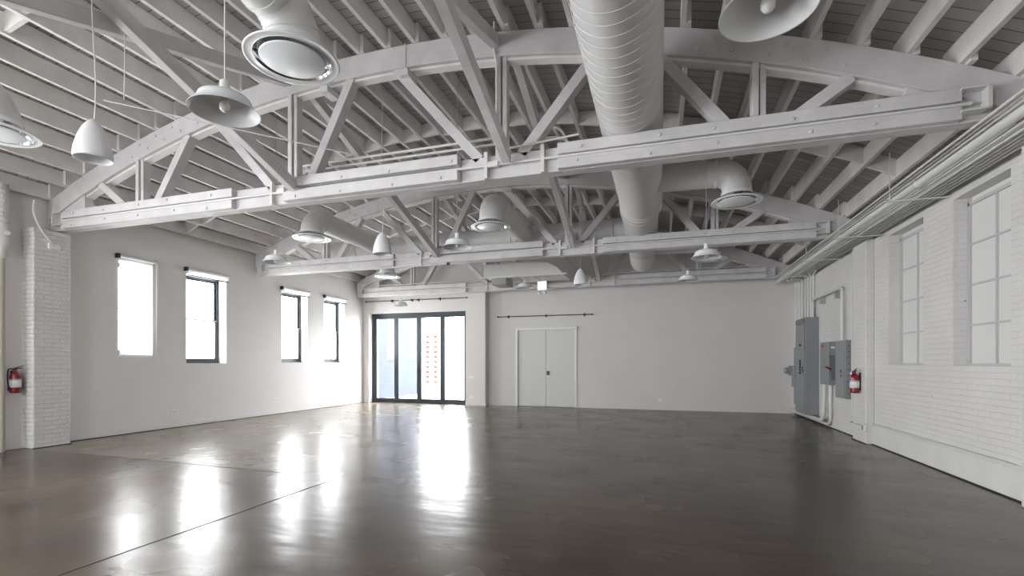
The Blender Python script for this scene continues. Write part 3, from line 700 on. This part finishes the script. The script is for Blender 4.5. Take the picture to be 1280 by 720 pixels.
for i, y in enumerate((4.6, 7.4, 9.3, 11.2, 13.2)):
    t = thing('conduit_trapeze', (3.1, y, 3.46), 'white strut trapeze carrying the conduits by the brick wall, %s from the camera' % ORD[i+1], 'hanger', 'strut hangers along the brick wall')
    MB().box((-.38, -.015, .005), (.33, .015, .02)).build('strut', 'pipe', t)
    for x in (-.30,):
        MB().tube([(x, 0, 0), (x, 0, zo(3.1+x)-3.45)], .006, 6).build('rod', 'pipe', t)
# ledger along the top of the right wall, under the joist ends
tag(MB().box((RX-.10, FY, 3.62), (RX, BY, zo(RX)-.002)).build('trim_7', 'joist'), kind='structure')

# ------------------------------------------------------------------ electrical gear on the right wall (x = wall, faces -X)
def wallbox(name, x1, x0, y0, y1, z0, z1, m_, label, cat, bev=.006):
    """empty at its base on the wall; body box from x0 (front) to x1 (wall)"""
    o = thing(name, (x1, (y0+y1)/2, z0), label, cat)
    w = (y1-y0)/2; h = z1-z0; dpt = x0-x1
    MB().box((dpt, -w, 0), (0, w, h)).build('body', m_, o, bev)
    return o, w, h, dpt
c, w, h, dp = wallbox('switchgear_cabinet', RX, 3.17, 12.74, 13.57, .18, 2.45, 'grey', 'tall grey electrical switchgear cabinet reaching from near the floor on the brick wall', 'electrical cabinet')
o = MB().box((dp-.02, -w+.05, .06), (dp, w-.05, h-.16)).build('door', 'grey', c, .004)
MB().box((dp-.024, -w+.05, h-.14), (dp, w-.05, h-.03)).build('vent_panel', 'greyd', c)
m = MB()
for z in (1.63, 1.25, 1.18, 1.11, 1.04, .97): m.lathe([(0, -.045), (.028, -.045), (.03, -.02)], (dp, -.08, z), 12, 'x')
m.build('push_button', 'black', o)
MB().box((dp-.03, -.3, .98), (dp-.02, -.24, 1.12)).build('latch', 'black', o)
c, w, h, dp = wallbox('meter_cabinet', RX, 3.27, 13.78, 14.22, .32, 1.78, 'grey', 'narrow grey cabinet left of the tall switchgear, nearest the far corner', 'electrical cabinet')
MB().box((dp-.07, -w+.02, .45), (dp, w-.08, 1.0)).build('cover', 'grey', c, .006)
MB().box((dp-.004, -w+.1, 1.1), (dp, -w+.22, 1.28)).build('notice', 'paper', c)
c = thing('electric_meter', (3.25, 14.62, 1.05), 'round glass-fronted meter box by the far right corner', 'meter')
MB().box((0, -.1, 0), (.2, .1, .26)).build('base', 'grey', c, .008)
MB().lathe([(.085, 0), (.085, -.09), (.075, -.11), (0, -.115)], (0, 0, .13), 20, 'x').build('dial_cover', 'galv', c)
c, w, h, dp = wallbox('disconnect_switch', RX, 3.30, 11.55, 12.12, .93, 1.83, 'grey', 'grey disconnect switch box with a red lever', 'switch box')
MB().box((-.15, -w-.05, .28), (0, -w, .62)).box((-.12, -w-.03, .1), (0, -w, .28)).build('switch_housing', 'greyd', c, .006)
MB().beam((-.12, -w-.04, .32), (-.22, -w-.05, .38), .04, .03).build('lever', 'red', c)
lettering('ABB', .09, 'redmark', c, (dp-.003, w-.10, h-.11), (PI/2, 0, -PI/2))
MB().box((-.11, -w-.003, h-.14), (-.04, -w, h-.10)).build('notice', 'paper', c)
c, w, h, dp = wallbox('breaker_panel', RX, 3.34, 10.72, 11.28, .70, 1.83, 'grey', 'flat grey breaker panel right of the red-levered switch', 'electrical panel')
MB().box((dp-.008, -w+.04, .05), (dp, w-.04, h-.05)).build('door', 'grey', c, .003)
MB().box((dp-.018, -.1, .50), (dp-.008, -.07, .56)).box((dp-.018, -.1, .42), (dp-.008, -.07, .45)).build('latch', 'black', c)
for k in range(9): MB().lathe([(0, -.01), (.018, -.01), (.018, 0)], (-.055, -w, .1+k*.115), 10, 'y').build('knockout', 'greyd', c)

CR = [  # routes on the brick wall, (points, radius, label)
    ([(3.38, 12.95, 2.45), (3.38, 12.95, 2.88), (3.38, 11.02, 2.88), (3.38, 11.02, 1.83)], .03, 'white conduit loop from the tall cabinet over and down to the breaker panel'),
    ([(3.36, 12.0, .93), (3.33, 12.0, .13), (3.30, 14.7, .13)], .042, 'thick white conduit from the red-levered switch curving along the floor to the corner'),
    ([(3.40, 11.78, .93), (3.40, 11.78, .07), (3.39, 14.7, .07)], .032, 'thinner white conduit curving along the floor under the tall cabinet'),
    ([(3.42, 10.62, 3.5), (3.42, 10.62, .36), (3.42, 10.40, .30), (3.29, 10.36, .30), (3.29, 9.76, .30)], .012, 'slim white conduit down the brick wall to the socket by the pilaster'),
    ([(3.41, 6.2, .36), (3.41, 9.66, .36)], .008, 'slim conduit running along the ledge of the brick wall'),
    ([(3.42, 13.05, 2.45), (3.42, 13.05, 3.5), (3.3, 12.4, 3.5)], .03, 'white riser from the tall cabinet, nearest the conduit loop'),
    ([(3.40, 13.18, 2.45), (3.40, 13.18, 3.5), (3.25, 12.8, 3.5)], .03, 'white riser from the tall cabinet, second from the conduit loop'),
    ([(3.38, 13.32, 2.45), (3.38, 13.32, 3.5), (3.2, 13.0, 3.5)], .03, 'white riser from the tall cabinet, third from the conduit loop'),
    ([(3.36, 13.46, 2.45), (3.36, 13.46, 3.5), (3.15, 13.1, 3.5)], .026, 'white riser from the tall cabinet, fourth from the conduit loop'),
    ([(3.38, 13.86, 1.78), (3.38, 13.86, 3.5), (3.10, 13.7, 3.5)], .03, 'white riser from the narrow meter cabinet, nearer one'),
    ([(3.38, 14.10, 1.78), (3.38, 14.10, 3.5), (3.05, 13.9, 3.5)], .035, 'white riser from the narrow meter cabinet, nearer the corner')]
for pts, r_, lb in CR:
    tag(MB().tube(route(pts, .22 if 'floor' in lb else .10, 8), r_, 12).build('conduit', 'pipe'), lb, 'conduit', 'wall conduits by the electrical gear')
for i, (y, z) in enumerate(((12.3, 2.80), (11.35, 2.80))):
    o = MB().box((3.35, y-.04, z-.1), (3.45, y+.04, z+.04)).build('conduit_support', 'galv'); tag(o, 'small bracket under the conduit loop, '+['farther', 'nearer'][i]+' one', 'bracket')
o = thing('socket_box', (3.325, 9.72, .22), 'small white junction box low on the pilaster', 'socket'); MB().box((-.04, -.05, 0), (0, .05, .12)).build('box', 'plastic', o, .005); MB().box((-.045, -.035, .02), (-.04, .035, .10)).build('cover', 'galv', o)
o = thing('pull_station', (3.325, 10.22, 1.08), 'small white control box beside the extinguisher on the pilaster', 'control box')
MB().box((-.05, -.06, 0), (0, .06, .14)).build('box', 'plastic', o, .006); MB().lathe([(0, -.062), (.02, -.06), (.02, -.05)], (0, 0, .08), 12, 'x').build('button', 'galv', o)

def extinguisher(loc, rz, label, s=1.0):
    """hangs on a wall; +X is away from the wall"""
    r = thing('fire_extinguisher', loc, label, 'fire extinguisher', 'red fire extinguishers', rz)
    MB().lathe([(0, 0), (.06, 0), (.068, .01), (.07, .03), (.07, .27), (.062, .305), (.035, .335), (.022, .345), (.022, .37)], (.09, 0, 0), 28).build('cylinder', 'red', r)
    MB().lathe([(.0705, .09), (.0715, .09), (.0715, .21), (.0705, .21)], (.09, 0, 0), 28).build('label_sticker', 'paper', r)
    MB().lathe([(.0705, .215), (.072, .217), (.072, .225), (.0705, .228)], (.09, 0, 0), 28).build('strap', 'galv', r)
    MB().box((.075, -.018, .365), (.105, .018, .395)).box((.08, -.012, .385), (.10, .085, .405)).beam((.09, .0, .40), (.09, .10, .435), .018, .010).build('valve_handle', 'black', r, .003)
    MB().tube(route([(.09, -.02, .38), (.09, -.085, .40), (.10, -.10, .25), (.10, -.088, .09)], .05), .010, 8).tube([(.10, -.088, .12), (.10, -.085, .04)], [.012, .016], 8).build('hose', 'black', r)
    MB().box((0, -.02, .05), (.02, .02, .36)).build('wall_bracket', 'black', r)
    return r
extinguisher((LX, 5.03, .91), 0, 'red fire extinguisher on the left wall beside the rough brick pier')
extinguisher((3.325, 9.93, .86), PI, 'red fire extinguisher on the pilaster right of the grey breaker panel')

# ------------------------------------------------------------------ left wall pieces
dpn = thing('drain_pipe', (LX+.125, 4.83, 0), 'painted drain pipe with a bulging fitting at the left edge of the photo', 'pipe')
MB().tube([(0, 0, 0), (0, 0, 3.1)], .055, 18).build('lower_pipe', mat('old_pipe_paint', (.50, .46, .40), .5), dpn)
MB().lathe([(.055, 3.02), (.075, 3.05), (.075, 3.14), (.10, 3.2), (.115, 3.28), (.115, 3.34), (.09, 3.4), (.085, 3.48), (.105, 3.5), (.105, 3.58), (.085, 3.6)], n=20).build('fitting', 'pipe', dpn)
MB().tube([(0, 0, 3.58), (0, 0, 4.2)], .10, 18).tube([(.02, .05, 3.42), (.12, .02, 3.42)], .045, 12).build('upper_pipe', 'rough_brick', dpn)
cc = thing('flexible_conduit', (LX+.28, 5.40, 3.28), 'white flexible conduit dropping to a small box on the brick pier', 'conduit')
MB().tube(route([(.0, -.22, .75), (.03, -.26, .55), (.03, -.14, .25), (.03, .0, .10)], .10), .017, 10).build('tube', 'pipe', cc)
MB().box((0, -.05, 0), (.05, .0, .10)).box((0, 0, .0), (.045, .11, .09)).build('box', 'plastic', cc, .006)
for i, (x, y, z, ax, lb) in enumerate([(LX, 7.75, .34, 'x', 'white wall socket low on the left wall below the wider window'), (LX, 10.6, .38, 'x', 'white wall socket low on the left wall near the third window'),
                         (-5.93, BYL, .92, 'y', 'wide white light switch plate right of the glass doors'), (-5.92, BYL, .28, 'y', 'white wall socket right of the glass doors near the floor'),
                         (-.07, BY, .30, 'y', 'white wall socket low on the bare far wall')]):
    wd = .10 if i == 2 else .055
    o = thing('wall_socket' if i != 2 else 'light_switch', (x, y, z), lb, 'socket' if i != 2 else 'switch')
    if ax == 'x': MB().box((0, -.065, -.045), (.008, .065, .045)).build('plate', 'plastic', o, .003); MB().box((.008, -.04, -.018), (.011, -.012, .018)).box((.008, .012, -.018), (.011, .04, .018)).build('outlet', 'galv', o)
    else: MB().box((-wd, -.008, -.045), (wd, 0, .045)).build('plate', 'plastic', o, .003); MB().box((-.02, -.011, -.025), (.02, -.008, .025)).build('rocker' if i == 2 else 'outlet', 'plastic', o)

# ------------------------------------------------------------------ curtain rails, exit sign
def rail(x0, x1, y, z, brk, label):
    r = thing('curtain_rail', (0, y, z), label, 'curtain rail', 'black curtain rails on the far wall')
    MB().tube([(x0, -.09, 0), (x1, -.09, 0)], .013, 10).build('rod', 'black', r)
    for x in (x0, x1): MB().lathe([(0, -.03), (.022, -.02), (.026, 0), (.022, .02), (0, .03)], (x, -.09, 0), 12, 'x').build('finial', 'black', r)
    for x in brk: MB().tube([(x, -.09, 0), (x, 0, -.0)], .009, 8).box((x-.018, -.012, -.05), (x+.018, 0, .05)).box((x-.02, -.115, -.03), (x+.02, -.065, .022)).build('bracket', 'black', r)
rail(-5.09, -2.05, BY, 2.87, (-4.74, -3.50, -2.29), 'black curtain rail on the bare wall above the double door')
rail(-9.83, -6.05, BYL, 3.50, (-8.82, -8.06, -7.82, -7.03), 'black curtain rail above the glass doors under the farthest truss')
ex = thing('exit_sign', (-3.42, 14.0, 3.55), 'square lit white exit sign with red letters and two small lamp heads below', 'exit sign')
MB().box((-.145, 0, 0), (.145, .05, .27)).build('housing', 'plastic', ex, .008)
MB().box((-.135, -.004, .01), (.135, 0, .26)).build('face', 'sign', ex)
lettering('EXIT', .135, 'redink', ex, (0, -.006, .135), (PI/2, 0, 0), (.8, 1.2, 1), True)
for x in (-.085, .085):
    MB().lathe([(0, .05), (.035, .045), (.05, 0), (.052, -.01), (0, -.02)], (x, -.02, -.08), 16, 'y').tube([(x, 0, -.06), (x, .02, .01)], .012, 8).build('lamp_head', 'plastic', ex)
MB().tube([(0, .03, .27), (0, .12, .4)], .012, 8).build('stem', 'plastic', ex)

# ------------------------------------------------------------------ outside
o = MB().box((-40, BY+.3, -.15), (20, 45, -.03)).build('trim_8', 'ext_ground'); tag(o, kind='structure')
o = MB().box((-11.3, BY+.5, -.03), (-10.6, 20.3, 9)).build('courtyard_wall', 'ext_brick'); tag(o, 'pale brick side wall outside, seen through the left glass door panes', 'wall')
o = MB().box((-20, 27, -.03), (0, 27.4, 3.2)).build('courtyard_wall', 'ext_wall'); tag(o, 'white wall at the far end of the yard behind the glass doors', 'wall')
bs = thing('block_screen', (-11.2, 22.8, -.03), 'white pierced screen with rows of small red squares outside the glass doors', 'screen')
MB().box((-.75, 0, 0), (.75, .2, 3.0)).build('slab', 'ext_wall', bs)
m = MB()
for i in range(3):
    for k in range(10): m.box((-.62+i*.46, -.02, .35+k*.26), (-.40+i*.46, 0, .48+k*.26))
m.build('red_squares', 'redbrick', bs)
sp_ = thing('potted_shrub', (-9.1, 22.4, -.03), 'small dark potted shrub outside the right glass door pane', 'plant')
MB().lathe([(0, 0), (.2, 0), (.28, .45), (.24, .45), (.2, .40), (0, .40)], n=16).build('pot', 'pot', sp_)
m = MB()
for i in range(70):
    a = random.uniform(0, 2*PI); e = random.uniform(.2, 1.4); L_ = random.uniform(.3, .75)
    q = Vector((math.cos(a)*math.cos(e), math.sin(a)*math.cos(e), math.sin(e)))*L_ + Vector((0, 0, .42))
    mid = q*.55 + Vector((0, 0, .22)); s_ = Vector((-math.sin(a), math.cos(a), 0))*.035
    m.add([(0, 0, .38), tuple(mid+s_), tuple(q), tuple(mid-s_)], [(0, 1, 2, 3)])
m.build('leaves', 'leaf', sp_)

# ------------------------------------------------------------------ light
w = bpy.data.worlds.new('World'); bpy.context.scene.world = w; w.use_nodes = True
bg = w.node_tree.nodes['Background']; bg.inputs[0].default_value = (1, .965, .94, 1); bg.inputs[1].default_value = 20.0
def portal(loc, rot, sx, sy):
    l = bpy.data.lights.new('window_portal', 'AREA'); l.shape = 'RECTANGLE'; l.size = sx; l.size_y = sy; l.cycles.is_portal = True
    o = bpy.data.objects.new('window_portal', l); C.objects.link(o); o.location = loc; o.rotation_euler = rot
for y0, y1, z0, z1 in LWIN+LOFF: portal((LX-.36, (y0+y1)/2, (z0+z1)/2), (0, -PI/2, 0), z1-z0, y1-y0)
portal(((GD[0]+GD[1])/2, BY+.32, 1.55), (-PI/2, 0, 0), GD[1]-GD[0], 3.1)
for a, b, c, d in FILL_WIN: portal(((a+b)/2, FY-.32, (c+d)/2), (PI/2, 0, 0), b-a, d-c)

# ------------------------------------------------------------------ camera
cam = bpy.data.cameras.new('camera'); co = bpy.data.objects.new('camera', cam); C.objects.link(co)
cam.sensor_width = 36; cam.lens = 36*604/1280; cam.shift_y = (453-360)/1280; cam.clip_start = .05
co.location = (0, 0, 1.4); co.rotation_euler = (PI/2, 0, math.atan(188/604))
S = bpy.context.scene; S.camera = co
S.view_settings.view_transform = 'Standard'; S.view_settings.look = 'None'; S.view_settings.gamma = 1; S.view_settings.use_curve_mapping = False
S.view_settings.exposure = 0.35
